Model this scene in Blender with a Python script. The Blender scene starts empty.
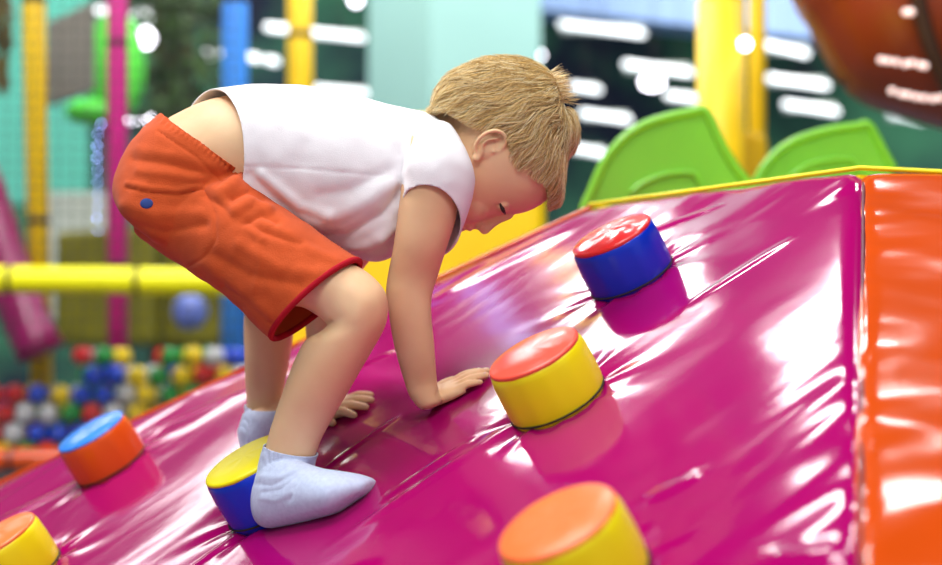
import bpy, bmesh, math, random
import numpy as np
from mathutils import Vector, Matrix
from mathutils.bvhtree import BVHTree
random.seed(7); RNG = np.random.default_rng(7)
PI = math.pi
SC = bpy.context.scene
COL = SC.collection
# ------------------------------------------------------------------ camera
FPX = 1500.0
PITCH = math.radians(3.149)
CAM = Vector((0, 0, 0.6))
cp, sp_ = math.cos(PITCH), math.sin(PITCH)
RIGHT = Vector((1, 0, 0)); UPV = Vector((0, -sp_, cp)); FWD = Vector((0, cp, sp_))
cd = bpy.data.cameras.new('camera'); cam = bpy.data.objects.new('camera', cd); COL.objects.link(cam)
cam.location = CAM; cam.rotation_euler = (PI/2 + PITCH, 0, 0)
cd.sensor_width = 36; cd.lens = FPX/942*36
cd.clip_start = 0.02; cd.clip_end = 200
cd.dof.use_dof = True; cd.dof.focus_distance = 1.98; cd.dof.aperture_fstop = 2.0
SC.camera = cam
SC.view_settings.view_transform = 'Standard'; SC.view_settings.look = 'None'
SC.view_settings.exposure = 0; SC.view_settings.gamma = 1; SC.view_settings.use_curve_mapping = False

def P(x, y, d):            # a measured point of the photograph at a given distance into the room
    return CAM + FWD*d + RIGHT*((x-471)/FPX*d) - UPV*((y-282.5)/FPX*d)
def pix(p):
    q = p - CAM; d = q.dot(FWD)
    return (471 + FPX*q.dot(RIGHT)/d, 282.5 - FPX*q.dot(UPV)/d, d)
NR = Vector((-0.44452807, -0.31075212, 0.84013565)).normalized()   # the slope's normal
DR = 0.670193
def PL(x, y, h=0.0):       # where the slope is met
    r = P(x, y, 1) - CAM
    return CAM + r*(-(DR-h)/(r.dot(NR)))
SUP = Vector((0.68856964, 0.48135201, 0.54237633)).normalized()    # up the slope
SLV = Vector((0.57294558, -0.81959341, 0)).normalized()            # level across it

# ------------------------------------------------------------------ materials
def s2l(c):
    return tuple((v/255/12.92 if v/255 <= .04045 else ((v/255+.055)/1.055)**2.4) for v in c)
def nodes(name):
    m = bpy.data.materials.new(name); m.use_nodes = True
    return m, m.node_tree.nodes, m.node_tree.links, m.node_tree.nodes['Principled BSDF']
def mat(name, rgb, rough=.5, spec=.5, noise=0.06, nscale=8, bump=0, bscale=60, sss=0, coat=0, metal=0, emit=None, estr=1, trans=0, sheen=0, stretch=(1, 1, 1)):
    m, N, L, b = nodes(name)
    col = s2l(rgb)
    tc = N.new('ShaderNodeTexCoord')
    if noise:
        mp = N.new('ShaderNodeMapping'); mp.inputs['Scale'].default_value = stretch
        L.new(tc.outputs['Object'], mp.inputs['Vector'])
        n = N.new('ShaderNodeTexNoise'); n.inputs['Scale'].default_value = nscale; n.inputs['Detail'].default_value = 4
        L.new(mp.outputs[0], n.inputs['Vector'])
        r = N.new('ShaderNodeValToRGB')
        r.color_ramp.elements[0].position = .3; r.color_ramp.elements[1].position = .7
        r.color_ramp.elements[0].color = tuple(c*(1-noise*2) for c in col)+(1,)
        r.color_ramp.elements[1].color = tuple(min(1, c*(1+noise)) for c in col)+(1,)
        L.new(n.outputs['Fac'], r.inputs['Fac']); L.new(r.outputs['Color'], b.inputs['Base Color'])
    else:
        b.inputs['Base Color'].default_value = col+(1,)
    b.inputs['Roughness'].default_value = rough
    b.inputs['Specular IOR Level'].default_value = spec
    b.inputs['Metallic'].default_value = metal
    if coat: b.inputs['Coat Weight'].default_value = coat; b.inputs['Coat Roughness'].default_value = .08
    if sss:
        b.inputs['Subsurface Weight'].default_value = sss
        b.inputs['Subsurface Radius'].default_value = (1, .35, .2); b.inputs['Subsurface Scale'].default_value = .012
    if trans: b.inputs['Transmission Weight'].default_value = trans
    if sheen: b.inputs['Sheen Weight'].default_value = sheen; b.inputs['Sheen Roughness'].default_value = .5
    if emit: b.inputs['Emission Color'].default_value = s2l(emit)+(1,); b.inputs['Emission Strength'].default_value = estr
    if bump:
        n2 = N.new('ShaderNodeTexNoise'); n2.inputs['Scale'].default_value = bscale; n2.inputs['Detail'].default_value = 3
        L.new(tc.outputs['Object'], n2.inputs['Vector'])
        bp = N.new('ShaderNodeBump'); bp.inputs['Strength'].default_value = bump; bp.inputs['Distance'].default_value = .002
        L.new(n2.outputs['Fac'], bp.inputs['Height']); L.new(bp.outputs['Normal'], b.inputs['Normal'])
    return m
def vinyl(name, rgb, rough=.16, bump=.25, bscale=14):
    return mat(name, rgb, rough=rough, spec=.5, noise=.03, nscale=5, bump=bump, bscale=bscale)
M = {}
M['magenta'] = vinyl('magenta_vinyl', (156, 0, 93), .10, .2, 9)
M['orange'] = vinyl('orange_vinyl', (198, 72, 12), .13, .25, 9)
M['yellow'] = vinyl('yellow_vinyl', (250, 236, 0), .38, .12, 25)
M['blue'] = vinyl('blue_vinyl', (8, 52, 205), .25, .3, 30)
M['red'] = vinyl('red_vinyl', (225, 45, 45), .16, .6, 35)
M['coral'] = vinyl('coral_vinyl', (236, 82, 64), .25, .25, 30)
M['orange_top'] = vinyl('light_orange_vinyl', (255, 122, 62), .3, .3, 25)
M['peg_orange'] = vinyl('deep_orange_vinyl', (222, 84, 8), .3, .3, 25)
M['light_blue'] = vinyl('light_blue_vinyl', (60, 135, 235), .2, .5, 30)
M['thread'] = mat('dark_stitching', (40, 25, 30), .8)
M['skin'] = None
M['cotton'] = mat('white_cotton', (238, 236, 240), .9, .2, noise=.015, nscale=30, bump=.25, bscale=700, sheen=.15)
M['jersey'] = mat('orange_jersey', (198, 82, 36), .9, .2, noise=.05, nscale=40, bump=.4, bscale=600, sheen=.1)
M['hem'] = mat('dark_red_ribbing', (176, 18, 38), .9, .2, noise=.05, nscale=60, bump=.4, bscale=500)
M['navy'] = mat('navy_patch', (42, 66, 130), .8, .3)
M['sock'] = mat('pale_blue_knit', (208, 222, 255), .95, .15, noise=.05, nscale=180, bump=.6, bscale=900, sheen=.2)
M['lash'] = mat('dark_lashes', (52, 32, 24), .6)
M['brow'] = mat('fair_brow_hair', (214, 162, 122), .7)
M['lip'] = mat('lip_skin', (205, 105, 105), .45, .4, sss=.1)
M['nail'] = mat('finger_nail', (238, 190, 178), .35, .4)
# skin: warm base with soft blotches
m, N, L, b = nodes('child_skin')
tc = N.new('ShaderNodeTexCoord'); n = N.new('ShaderNodeTexNoise'); n.inputs['Scale'].default_value = 11; n.inputs['Detail'].default_value = 5
L.new(tc.outputs['Object'], n.inputs['Vector'])
r = N.new('ShaderNodeValToRGB'); r.color_ramp.elements[0].position = .3; r.color_ramp.elements[1].position = .72
r.color_ramp.elements[0].color = s2l((229, 183, 140))+(1,); r.color_ramp.elements[1].color = s2l((241, 206, 163))+(1,)
L.new(n.outputs['Fac'], r.inputs['Fac']); L.new(r.outputs['Color'], b.inputs['Base Color'])
b.inputs['Roughness'].default_value = .55; b.inputs['Specular IOR Level'].default_value = .35
b.inputs['Subsurface Weight'].default_value = .18; b.inputs['Subsurface Radius'].default_value = (1, .35, .2); b.inputs['Subsurface Scale'].default_value = .01
n2 = N.new('ShaderNodeTexNoise'); n2.inputs['Scale'].default_value = 400; bp = N.new('ShaderNodeBump'); bp.inputs['Strength'].default_value = .1; bp.inputs['Distance'].default_value = .001
L.new(tc.outputs['Object'], n2.inputs['Vector']); L.new(n2.outputs['Fac'], bp.inputs['Height']); L.new(bp.outputs['Normal'], b.inputs['Normal'])
M['skin'] = m
# hair: every strand its own tone
m, N, L, b = nodes('fair_hair')
g = N.new('ShaderNodeNewGeometry'); r = N.new('ShaderNodeValToRGB')
e = r.color_ramp.elements; e[0].position = 0; e[0].color = s2l((164, 118, 58))+(1,); e[1].position = 1; e[1].color = s2l((255, 246, 208))+(1,)
e2 = e.new(.5); e2.color = s2l((246, 212, 136))+(1,)
L.new(g.outputs['Random Per Island'], r.inputs['Fac']); L.new(r.outputs['Color'], b.inputs['Base Color'])
b.inputs['Roughness'].default_value = .45; b.inputs['Specular IOR Level'].default_value = .5
M['hair'] = m
M['scalp'] = mat('hair_roots', (150, 120, 74), .8, .1, noise=.15, nscale=60)

# ------------------------------------------------------------------ mesh helpers
def tag(o, label=None, cat=None, group=None, kind=None):
    if label: o['label'] = label
    if cat: o['category'] = cat
    if group: o['group'] = group
    if kind: o['kind'] = kind
    return o
def empty(name, loc):
    o = bpy.data.objects.new(name, None); o.empty_display_size = .1; COL.objects.link(o); o.location = loc
    return o
class MB:
    def __init__(s): s.v = []; s.f = []
    def add(s, vs, fs):
        k = len(s.v); s.v.extend([Vector(v) for v in vs]); s.f.extend([tuple(i+k for i in f) for f in fs]); return s
    def box(s, c, size, rot=None):
        x, y, z = (q/2 for q in size)
        vs = [Vector((a*x, b*y, d*z)) for a in (-1, 1) for b in (-1, 1) for d in (-1, 1)]
        if rot is not None: vs = [rot @ v for v in vs]
        s.add([v+Vector(c) for v in vs], [(0, 1, 3, 2), (4, 6, 7, 5), (0, 4, 5, 1), (2, 3, 7, 6), (0, 2, 6, 4), (1, 5, 7, 3)]); return s
    def bar(s, a, b, w, h=None):          # square bar between two points
        a, b = Vector(a), Vector(b); d = (b-a); l = d.length
        s.box((a+b)/2, (w, h or w, l), d.to_track_quat('Z', 'Y').to_matrix()); return s
    def rings(s, rings, cap=True):
        n = len(rings[0]); k = len(s.v)
        for r_ in rings: s.v.extend([Vector(p) for p in r_])
        for i in range(len(rings)-1):
            for j in range(n):
                s.f.append((k+i*n+j, k+i*n+(j+1) % n, k+(i+1)*n+(j+1) % n, k+(i+1)*n+j))
        if cap:
            s.f.append(tuple(k+j for j in range(n))[::-1]); s.f.append(tuple(k+(len(rings)-1)*n+j for j in range(n)))
        return s
    def tube(s, pts, rad, n=12, sub=1, flat=None, cap=True, closed=False):
        pts = [Vector(p) for p in pts]
        if not hasattr(rad, '__len__'): rad = [rad]*len(pts)
        if sub > 1: pts, rad = spline(pts, rad, sub)
        t = [(pts[min(i+1, len(pts)-1)]-pts[max(i-1, 0)]).normalized() for i in range(len(pts))]
        ref = Vector((0, 0, 1)) if abs(t[0].z) < .9 else Vector((1, 0, 0))
        a = t[0].cross(ref).normalized(); rr = []
        for i, p in enumerate(pts):
            a = (a - t[i]*a.dot(t[i])).normalized(); b = t[i].cross(a)
            rr.append([p + (a*math.cos(q)+b*math.sin(q))*rad[i] for q in [2*PI*j/n for j in range(n)]])
        if cap:     # rounded ends
            def dome(c, ring, dirv, r0):
                out = []
                for q in (.35, .7, .92): out.append([c + (p-c)*math.sqrt(1-q*q) + dirv*r0*q for p in ring])
                return out
            pre = dome(pts[0], rr[0], -t[0], rad[0])[::-1]; post = dome(pts[-1], rr[-1], t[-1], rad[-1])
            rr = pre+rr+post
        return s.rings(rr)
    def ell(s, c, ax, n=20, mth=12):      # ellipsoid with three axis vectors
        c = Vector(c); rr = []
        for i in range(1, mth):
            ph = PI*i/mth
            rr.append([c + ax[2]*math.cos(ph) + (ax[0]*math.cos(q)+ax[1]*math.sin(q))*math.sin(ph) for q in [2*PI*j/n for j in range(n)]])
        k = len(s.v); s.rings(rr, cap=False)
        a = len(s.v); s.v.append(c+ax[2]); b = len(s.v); s.v.append(c-ax[2])
        for j in range(n):
            s.f.append((a, k+(j+1) % n, k+j)); q = k+(len(rr)-1)*n; s.f.append((b, q+j, q+(j+1) % n))
        return s
    def build(s, name, material, parent=None, smooth=True, bevel=0, bseg=3, fixn=True, origin=None):
        me = bpy.data.meshes.new(name)
        off = Vector(origin) if origin is not None else Vector((0, 0, 0))
        me.from_pydata([tuple(v-off) for v in s.v], [], s.f); me.update()
        if fixn:
            bm = bmesh.new(); bm.from_mesh(me); bmesh.ops.recalc_face_normals(bm, faces=bm.faces); bm.to_mesh(me); bm.free()
        o = link(name, me, material, parent, smooth)
        if origin is not None: o.location = off
        if bevel:
            md = o.modifiers.new('bevel', 'BEVEL'); md.width = bevel; md.segments = bseg; md.limit_method = 'ANGLE'; md.angle_limit = .6
            me.shade_smooth() if hasattr(me, 'shade_smooth') else None
            md2 = o.modifiers.new('wn', 'WEIGHTED_NORMAL')
        if parent is not None:
            o.parent = parent; o.matrix_parent_inverse = Matrix.Translation(-world_of(parent))
        return o
def world_of(p):
    l = p.location.copy()
    while p.parent: p = p.parent; l = l  # every parent keeps world coordinates through its inverse
    return l
def link(name, me, material, parent=None, smooth=True):
    me.name = name
    if material is not None:
        me.materials.clear(); me.materials.append(material)
    if smooth: me.polygons.foreach_set('use_smooth', [True]*len(me.polygons))
    o = bpy.data.objects.new(name, me); COL.objects.link(o)
    if parent is not None:
        o.parent = parent; o.matrix_parent_inverse = Matrix.Translation(-world_of(parent))
    return o
def cr(a, b, c, d, t):
    return 0.5*((2*b)+(c-a)*t+(2*a-5*b+4*c-d)*t*t+(3*b-a-3*c+d)*t*t*t)
def spline(pts, rad, sub):
    P_, R_ = [], []
    for i in range(len(pts)-1):
        p0, p1, p2, p3 = pts[max(i-1, 0)], pts[i], pts[i+1], pts[min(i+2, len(pts)-1)]
        r0, r1, r2, r3 = rad[max(i-1, 0)], rad[i], rad[i+1], rad[min(i+2, len(pts)-1)]
        for k in range(sub):
            t = k/sub; P_.append(cr(p0, p1, p2, p3, t)); R_.append(max(1e-4, cr(r0, r1, r2, r3, t)))
    P_.append(pts[-1]); R_.append(rad[-1]); return P_, R_
def loft(mb, st, axis=None, n=60, sub=5, ex=2.0, grow=0.0):
    """st: (xa,ya, xb,yb, depth, half thickness[, depth_b]) - the two outline points of each cross-section"""
    rows = []
    for q in st:
        A = P(q[0], q[1], q[4]); B = P(q[2], q[3], q[6] if len(q) > 6 else q[4])
        rows.append((A, B, q[5]))
    As, Ts = spline([r_[0] for r_ in rows], [r_[2] for r_ in rows], sub); Bs, _ = spline([r_[1] for r_ in rows], [r_[2] for r_ in rows], sub)
    rr = []
    for A, B, t in zip(As, Bs, Ts):
        C = (A+B)/2; a = (B-A)/2; l = a.length; an = a.normalized()
        ax = (axis or FWD); ax = (ax - an*ax.dot(an)).normalized()
        a = an*(l+grow); bb = ax*(t+grow); ring = []
        for j in range(n):
            c_, s_ = math.cos(2*PI*j/n), math.sin(2*PI*j/n)
            ring.append(C + a*math.copysign(abs(c_)**(2/ex), c_) + bb*math.copysign(abs(s_)**(2/ex), s_))
        rr.append(ring)
    def shrink(ring, prev, k):
        C = sum(ring, Vector())/n; Cp = sum(prev, Vector())/n; d = (C-Cp).normalized(); r0 = min((p-C).length for p in ring)
        return [C+(p-C)*math.sqrt(1-k*k)+d*r0*k*.6 for p in ring]
    pre = [shrink(rr[0], rr[1], k) for k in (.9, .6, .3)]; post = [shrink(rr[-1], rr[-2], k) for k in (.3, .6, .9)]
    mb.rings(pre+rr+post); return mb
def fuse(mb, voxel, smooth_it=4, factor=.5):
    me = bpy.data.meshes.new('tmp'); me.from_pydata([tuple(v) for v in mb.v], [], mb.f); me.update()
    bm = bmesh.new(); bm.from_mesh(me); bmesh.ops.recalc_face_normals(bm, faces=bm.faces); bm.to_mesh(me); bm.free()
    o = bpy.data.objects.new('tmp', me); COL.objects.link(o)
    r_ = o.modifiers.new('r', 'REMESH'); r_.mode = 'VOXEL'; r_.voxel_size = voxel; r_.adaptivity = 0
    if smooth_it:
        s_ = o.modifiers.new('s', 'SMOOTH'); s_.factor = factor; s_.iterations = smooth_it
    dg = bpy.context.evaluated_depsgraph_get(); dg.update()
    out = bpy.data.meshes.new_from_object(o.evaluated_get(dg)); bpy.data.objects.remove(o); return out
def get_co(me):
    a = np.empty(len(me.vertices)*3); me.vertices.foreach_get('co', a); return a.reshape(-1, 3)
def get_no(me):
    a = np.empty(len(me.vertices)*3); me.vertices.foreach_get('normal', a); return a.reshape(-1, 3)
def set_co(me, a):
    me.vertices.foreach_set('co', a.reshape(-1)); me.update()
Cn, Fn, Rn, Un = (np.array(v) for v in (CAM, FWD, RIGHT, UPV))
def npix(co):
    q = co-Cn; d = q@Fn
    return np.stack([471+FPX*(q@Rn)/d, 282.5-FPX*(q@Un)/d, d], 1)
def poly_dist(px, poly):
    best = np.full(len(px), 1e9)
    for (x0, y0), (x1, y1) in zip(poly[:-1], poly[1:]):
        d = np.array([x1-x0, y1-y0]); l = d@d+1e-9
        t = np.clip(((px[:, :2]-[x0, y0])@d)/l, 0, 1); c = np.array([x0, y0])+t[:, None]*d
        best = np.minimum(best, np.linalg.norm(px[:, :2]-c, axis=1)*(1+.0*t))
    return best
def fnoise(x, y, seed=0):      # smooth 2-D value noise, -1..1
    rs = np.random.RandomState(seed).rand(256, 256)*2-1
    xi, yi = np.floor(x).astype(int), np.floor(y).astype(int); fx, fy = x-xi, y-yi
    fx = fx*fx*fx*(fx*(fx*6-15)+10); fy = fy*fy*fy*(fy*(fy*6-15)+10)
    g_ = lambda i, j: rs[i % 256, j % 256]
    return (g_(xi, yi)*(1-fx)*(1-fy)+g_(xi+1, yi)*fx*(1-fy)+g_(xi, yi+1)*(1-fx)*fy+g_(xi+1, yi+1)*fx*fy)
def crease(me, folds, side=True):
    """folds: (polyline of points, half width, height)"""
    co = get_co(me); no = get_no(me); px = npix(co); w = np.clip(-(no@Fn)*2, 0, 1) if side else 1
    dz = np.zeros(len(co))
    for poly, wd, h in folds:
        d = poly_dist(px, poly); dz += h*np.exp(-(d/wd)**2)
    set_co(me, co+no*(dz*w)[:, None])
def cut(me, point, normal, keep=None):
    """remove everything on the normal's side of the plane, within a region test"""
    bm = bmesh.new(); bm.from_mesh(me); point = Vector(point); normal = Vector(normal).normalized()
    fs = [f for f in bm.faces if keep is None or keep(f.calc_center_median())]
    es = list({e for f in fs for e in f.edges}); vs = list({v for f in fs for v in f.verts})
    bmesh.ops.bisect_plane(bm, geom=fs+es+vs, dist=1e-5, plane_co=point, plane_no=normal)
    dead = [f for f in bm.faces if (f.calc_center_median()-point).dot(normal) > 0 and (keep is None or keep(f.calc_center_median()))]
    bmesh.ops.delete(bm, geom=dead, context='FACES'); bm.to_mesh(me); bm.free(); me.update()
def solid(o, t):
    md = o.modifiers.new('thickness', 'SOLIDIFY'); md.thickness = t; md.offset = 1

# ================================================================== THE SLOPE
TL = PL(590, 206); TR = PL(860, 169); TL.z = TR.z = (TL.z+TR.z)/2
edge = (TR-TL).normalized()
def comps(p): q = p-TR; return q.dot(SLV), q.dot(SUP)
rdirR = (PL(855, 565)-TR); kR = rdirR.dot(SLV)/rdirR.dot(SUP)      # ridge slopes: level per climb
rdirL = (PL(0, 481)-TL); kL = rdirL.dot(SLV)/rdirL.dot(SUP)
BLEN = 1.62
mound = empty('climbing_mound', Vector((-.3, 1.8, 0)))
tag(mound, 'padded glossy vinyl climbing slope, magenta face beside an orange face, studded with round foam pegs', 'climbing slope')
PEGS = []   # (pixel of base centre, side, top, label)
def pegbase(x, y, d): r_ = P(x, y, d); return r_
def camw(c): return CAM + RIGHT*c[0] + UPV*c[1] + FWD*(-c[2])
peg_data = [
    (camw((0.23259425, 0.00797553, -2.17171083)), 'blue', 'red', 'blue peg with a crinkled red top', 1.0),
    (camw((0.10837826, -0.14782228, -1.87589408)), 'yellow', 'coral', 'yellow peg with a red top beside the hand', 1.0),
    (camw((0.11176768, -0.28514902, -1.42517884)), 'yellow', 'orange_top', 'nearest yellow peg with an orange top', 1.0),
    (camw((-0.61280154, -0.31183861, -2.5581099)), 'peg_orange', 'light_blue', 'orange peg with a blue top', 1.0),
    (camw((-0.26955913, -0.29801835, -2.02523234)), 'blue', 'yellow', 'blue peg with a yellow top behind the foot', 1.0),
]
# the sixth, cut by the frame's lower left corner
q6 = PL(22, 575); peg_data.append((q6, 'yellow', 'orange_top', 'yellow peg with an orange top at the lower left', 1.0))
NU, NV = 640, 460
tv = np.linspace(0, 1, NV)**.9; tu = np.linspace(0, 1, NU)
V_, U_ = np.meshgrid(tv, tu, indexing='ij')
b_ = -BLEN*V_
topl = (TL-TR).dot(SLV)
aL = topl + b_*kL; aR = b_*kR
A_ = aL + (aR-aL)*U_
eR = (aR-A_)/math.sqrt(1+kR*kR); eL = (A_-aL)/math.sqrt(1+kL*kL); eT = -b_
# tension folds, running from lower left to upper right as in the cover
wdir = (PL(390, 415)-PL(200, 540)).normalized(); wa, wb = wdir.dot(SLV), wdir.dot(SUP)
al = A_*wa+b_*wb; ac = -A_*wb+b_*wa
patch = np.clip(.45+.9*fnoise(A_*3.1+3, b_*3.1, 5), 0, 1)
h = .0022*fnoise(al*2.0, ac*9, 1)*patch + .0005*fnoise(al*4, ac*26, 2)*patch
h += .004*fnoise(A_*3.0, b_*3.0, 3)
# puckers along the right-hand ridge seam and gathered corners
pk = np.exp(-eR/.13)*np.clip(.55+.8*fnoise(b_*5, b_*0, 15), 0, 1); ang2 = al*.0
h += pk*(.0040*fnoise(al*2.6, ac*21, 8)+.0010*fnoise(al*5, ac*44, 9))
h += np.exp(-eT/.07)*(.0012*fnoise(al*4, ac*22, 10))
h += np.exp(-eL/.08)*(.0016*fnoise(al*3, ac*20, 11))
# padded edges roll over into the seams
h -= .012*np.exp(-eR/.007) + .006*np.exp(-eR/.06) + .004*np.exp(-eT/.006) + .014*np.exp(-eL/.010)
for c, *_ in peg_data:
    ca, cb = comps(c); dx, dy = A_-ca, b_-cb; r_ = np.hypot(dx, dy); th = np.arctan2(dy, dx)
    rr_ = np.clip(r_-.058, 0, None)
    side = .35+.65*np.clip(np.abs(np.cos(th-math.atan2(wb, wa))), 0, 1)**2
    h += np.exp(-rr_/.035)*side*(.0020*np.cos(th*9+ca*9)+.0007*np.cos(th*17+cb*13)) - .003*np.exp(-rr_/.02)
# a few long single folds seen in the cover
def fold(p0, p1, wd, amp):
    global h
    a0, b0 = comps(PL(*p0)); a1, b1 = comps(PL(*p1)); d = np.array([a1-a0, b1-b0]); l = d@d
    t = np.clip(((A_-a0)*d[0]+(b_-b0)*d[1])/l, 0, 1); dd = np.hypot(A_-a0-t*d[0], b_-b0-t*d[1])
    sgn = ((A_-a0)*-d[1]+(b_-b0)*d[0])
    h += amp*np.exp(-(dd/wd)**2)*np.sin(PI*np.clip(t, .02, .98))**.5
for f_ in [((195, 562), (395, 418), .006, .004), ((205, 556), (330, 470), .014, -.003), ((330, 545), (520, 420), .012, .0025),
           ((60, 440), (250, 372), .012, .003), ((150, 430), (245, 392), .006, .003), ((350, 372), (395, 352), .006, .004),
           ((690, 305), (790, 240), .008, .002), ((600, 250), (720, 205), .008, .003), ((640, 500), (700, 470), .012, .003),
           ((760, 555), (850, 545), .014, .003), ((380, 500), (470, 440), .008, .002), ((430, 300), (560, 235), .02, .003),
           ((0, 520), (120, 462), .012, .003)]:
    fold(*f_)
nr, sl, su, tr = (np.array(v) for v in (NR, SLV, SUP, TR))
co = tr + A_[..., None]*sl + b_[..., None]*su + h[..., None]*nr
idx = np.arange(NU*NV).reshape(NV, NU)
fc = np.stack([idx[:-1, :-1], idx[1:, :-1], idx[1:, 1:], idx[:-1, 1:]], -1).reshape(-1, 4)
me = bpy.data.meshes.new('magenta_panel'); me.from_pydata(co.reshape(-1, 3).tolist(), [], fc.tolist()); me.update()
mp_ = link('slope_panel', me, M['magenta'], mound); tag(mp_, 'magenta sloping face')
BVR = BVHTree.FromPolygons([tuple(v) for v in co.reshape(-1, 3)], [tuple(f) for f in fc])
# orange face round the right-hand ridge
ang = math.radians(74)
e2 = Vector((edge.x*math.cos(ang)-edge.y*math.sin(ang), edge.x*math.sin(ang)+edge.y*math.cos(ang), 0))
ridgeR = (TR-PL(855, 565)).normalized()
def side_face(name, top, ridge, along, width, material, seed, flip, lbl, widen):
    nu, nv = 220, 300
    n_ = ridge.cross(along).normalized()
    if n_.z < 0: n_ = -n_
    u = np.linspace(0, 1, nu)**1.5; v = np.linspace(0, 1, nv); V2, U2 = np.meshgrid(v, u, indexing='ij')
    ln = BLEN*math.sqrt(1+kR*kR)*V2; w_ = (width+widen*V2)*U2
    base = np.array(top) - ln[..., None]*np.array(ridge) + w_[..., None]*np.array(along)
    hh = .0035*fnoise(w_*4, ln*4, seed) + (.0022*fnoise(w_*7-ln*5, ln*16+w_*4, seed+1))*np.exp(-w_/.16) + .0012*fnoise(w_*20, ln*34, seed+2)*np.exp(-w_/.05)
    hh -= .013*np.exp(-w_/.007)+.004*np.exp(-w_/.05) + .004*np.exp(-ln/.006)
    hh += .0025*fnoise(w_*3+ln*2, ln*12-w_*5, seed+4)
    c_ = base + hh[..., None]*np.array(n_)
    ix = np.arange(nu*nv).reshape(nv, nu); f = np.stack([ix[:-1, :-1], ix[1:, :-1], ix[1:, 1:], ix[:-1, 1:]], -1).reshape(-1, 4)
    me = bpy.data.meshes.new(name); me.from_pydata(c_.reshape(-1, 3).tolist(), [], f.tolist()); me.update()
    if flip:
        bm = bmesh.new(); bm.from_mesh(me); bmesh.ops.reverse_faces(bm, faces=bm.faces); bm.to_mesh(me); bm.free()
    return tag(link('slope_panel', me, material, mound), lbl)
side_face('orange_panel', TR+Vector((.002, .001, 0)), ridgeR, e2, .62, M['orange'], 40, False, 'orange sloping face right of the seam', 1.2)
ridgeL = (TL-PL(0, 481)).normalized()
e3 = Vector((-edge.x*math.cos(-ang)+edge.y*math.sin(-ang), -edge.x*math.sin(-ang)-edge.y*math.cos(-ang), 0))
side_face('orange_panel', TL+Vector((-.004, .003, 0)), ridgeL, e3, .45, M['orange'], 60, True, 'orange sloping face behind the far ridge', .05)
# pipings
mb = MB(); off = NR*(-.006)
mb.tube([TR+Vector((0, 0, .002))+e2*.9, TR+Vector((0, 0, .002)), TL+Vector((0, 0, .002)), TL+Vector((0, 0, .002))+e3*.5], .0036, 10); mb.build('top_piping', M['yellow'], mound)
mb = MB(); mb.tube([TL-NR*.003, TL-ridgeL*1.9-NR*.003], .0045, 10); tag(mb.build('ridge_piping', M['orange'], mound), 'orange piping down the far ridge')
mb = MB(); mb.tube([TR-NR*.014-ridgeR*.01, TR-ridgeR*2.0-NR*.014], .0025, 10); mb.build('ridge_seam', mat('dark_seam_red', (90, 12, 40), .5), mound)  # seam tube in one even dark red
# flat yellow top deck and hidden skirt
inner = [TR-Vector((0, 0, .008)), TL-Vector((0, 0, .008)), TL+e3*.62-Vector((0, 0, .008)), TL+e3*.5+(-edge)*-.3+Vector((.35, .75, -.008)), TR+e2*.62-Vector((0, 0, .008))]
mb = MB(); low = [p-Vector((0, 0, .06)) for p in inner]
mb.add(inner+low, [(0, 1, 2, 3, 4), (5, 9, 8, 7, 6)]+[(i, (i+1) % 5, (i+1) % 5+5, i+5) for i in range(5)]); tag(mb.build('top_deck', M['yellow'], mound, smooth=False), 'yellow top deck')

def peg(c, side, top, lbl, sc):
    R, H = .0625, .0711
    u = SLV; w = NR.cross(u).normalized(); ns = 64; jit = random.random()*9
    def ring(r_, z_, k=0): return [c + NR*z_ + (u*math.cos(q)+w*math.sin(q))*(r_+k*math.sin(q*7+jit)+k*.7*math.sin(q*13+jit*2)) for q in [2*PI*j/ns for j in range(ns)]]
    mb = MB(); mb.rings([ring(R-.004, -.012), ring(R, -.002, .0004), ring(R+.0015, .012, .0007), ring(R+.0018, .035, .0005), ring(R+.0005, .058, .0005), ring(R-.0008, H-.006, .0003), ring(R-.003, H-.0015), ring(R-.007, H-.001)])
    o = mb.build('foam_peg', M[side], mound); tag(o, lbl)
    mb = MB(); rr = []
    for r_, z_ in ((R-.002, H-.0045), (R-.0015, H-.001), (R-.003, H+.0012), (R-.006, H+.0016), (R-.010, H+.0028), (R-.02, H+.0048), (R-.035, H+.006), (.012, H+.0066), (.002, H+.0066)):
        rr.append([p + NR*((.0010 if top == 'red' else .0006)*math.sin(i*.55+r_*300+jit)*math.sin(r_*180+jit) if .01 < r_ < R-.008 else 0) for i, p in enumerate(ring(r_, z_))])
    mb.rings(rr); t = mb.build('peg_top', M[top], None); t.parent = o
    mb = MB(); mb.tube(ring(R+.0012, .0015)+[ring(R+.0012, .0015)[0]], .0014, 6, cap=False); s_ = mb.build('stitching', M['thread'], None); s_.parent = o
for pd in peg_data: peg(*pd)

# ================================================================== THE CHILD
person = empty('person', PL(300, 515))
tag(person, 'small fair-haired child in white t-shirt and orange shorts climbing on hands and feet', 'person')
body = MB()
NEARLEG = [(215, 178, 168, 258, 2.02, .062), (262, 212, 218, 285, 1.985, .058), (310, 242, 262, 312, 1.955, .052), (345, 260, 296, 306, 1.94, .046), (367, 272, 315, 314, 1.935, .043),
           (383, 288, 324, 321, 1.93, .041), (388, 304, 327, 325, 1.93, .041), (386, 324, 321, 331, 1.932, .041), (376, 344, 305, 341, 1.935, .043), (362, 368, 293, 364, 1.94, .044),
           (347, 394, 283, 391, 1.945, .040), (334, 416, 275, 414, 1.95, .034), (322, 438, 268, 437, 1.953, .029), (315, 456, 264, 456, 1.955, .027)]
ANK = [(315, 452, 264, 452, 1.955, .0275), (313, 462, 260, 468, 1.957, .027), (311, 476, 256, 488, 1.96, .026), (305, 495, 259, 505, 1.96, .022)]
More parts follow.
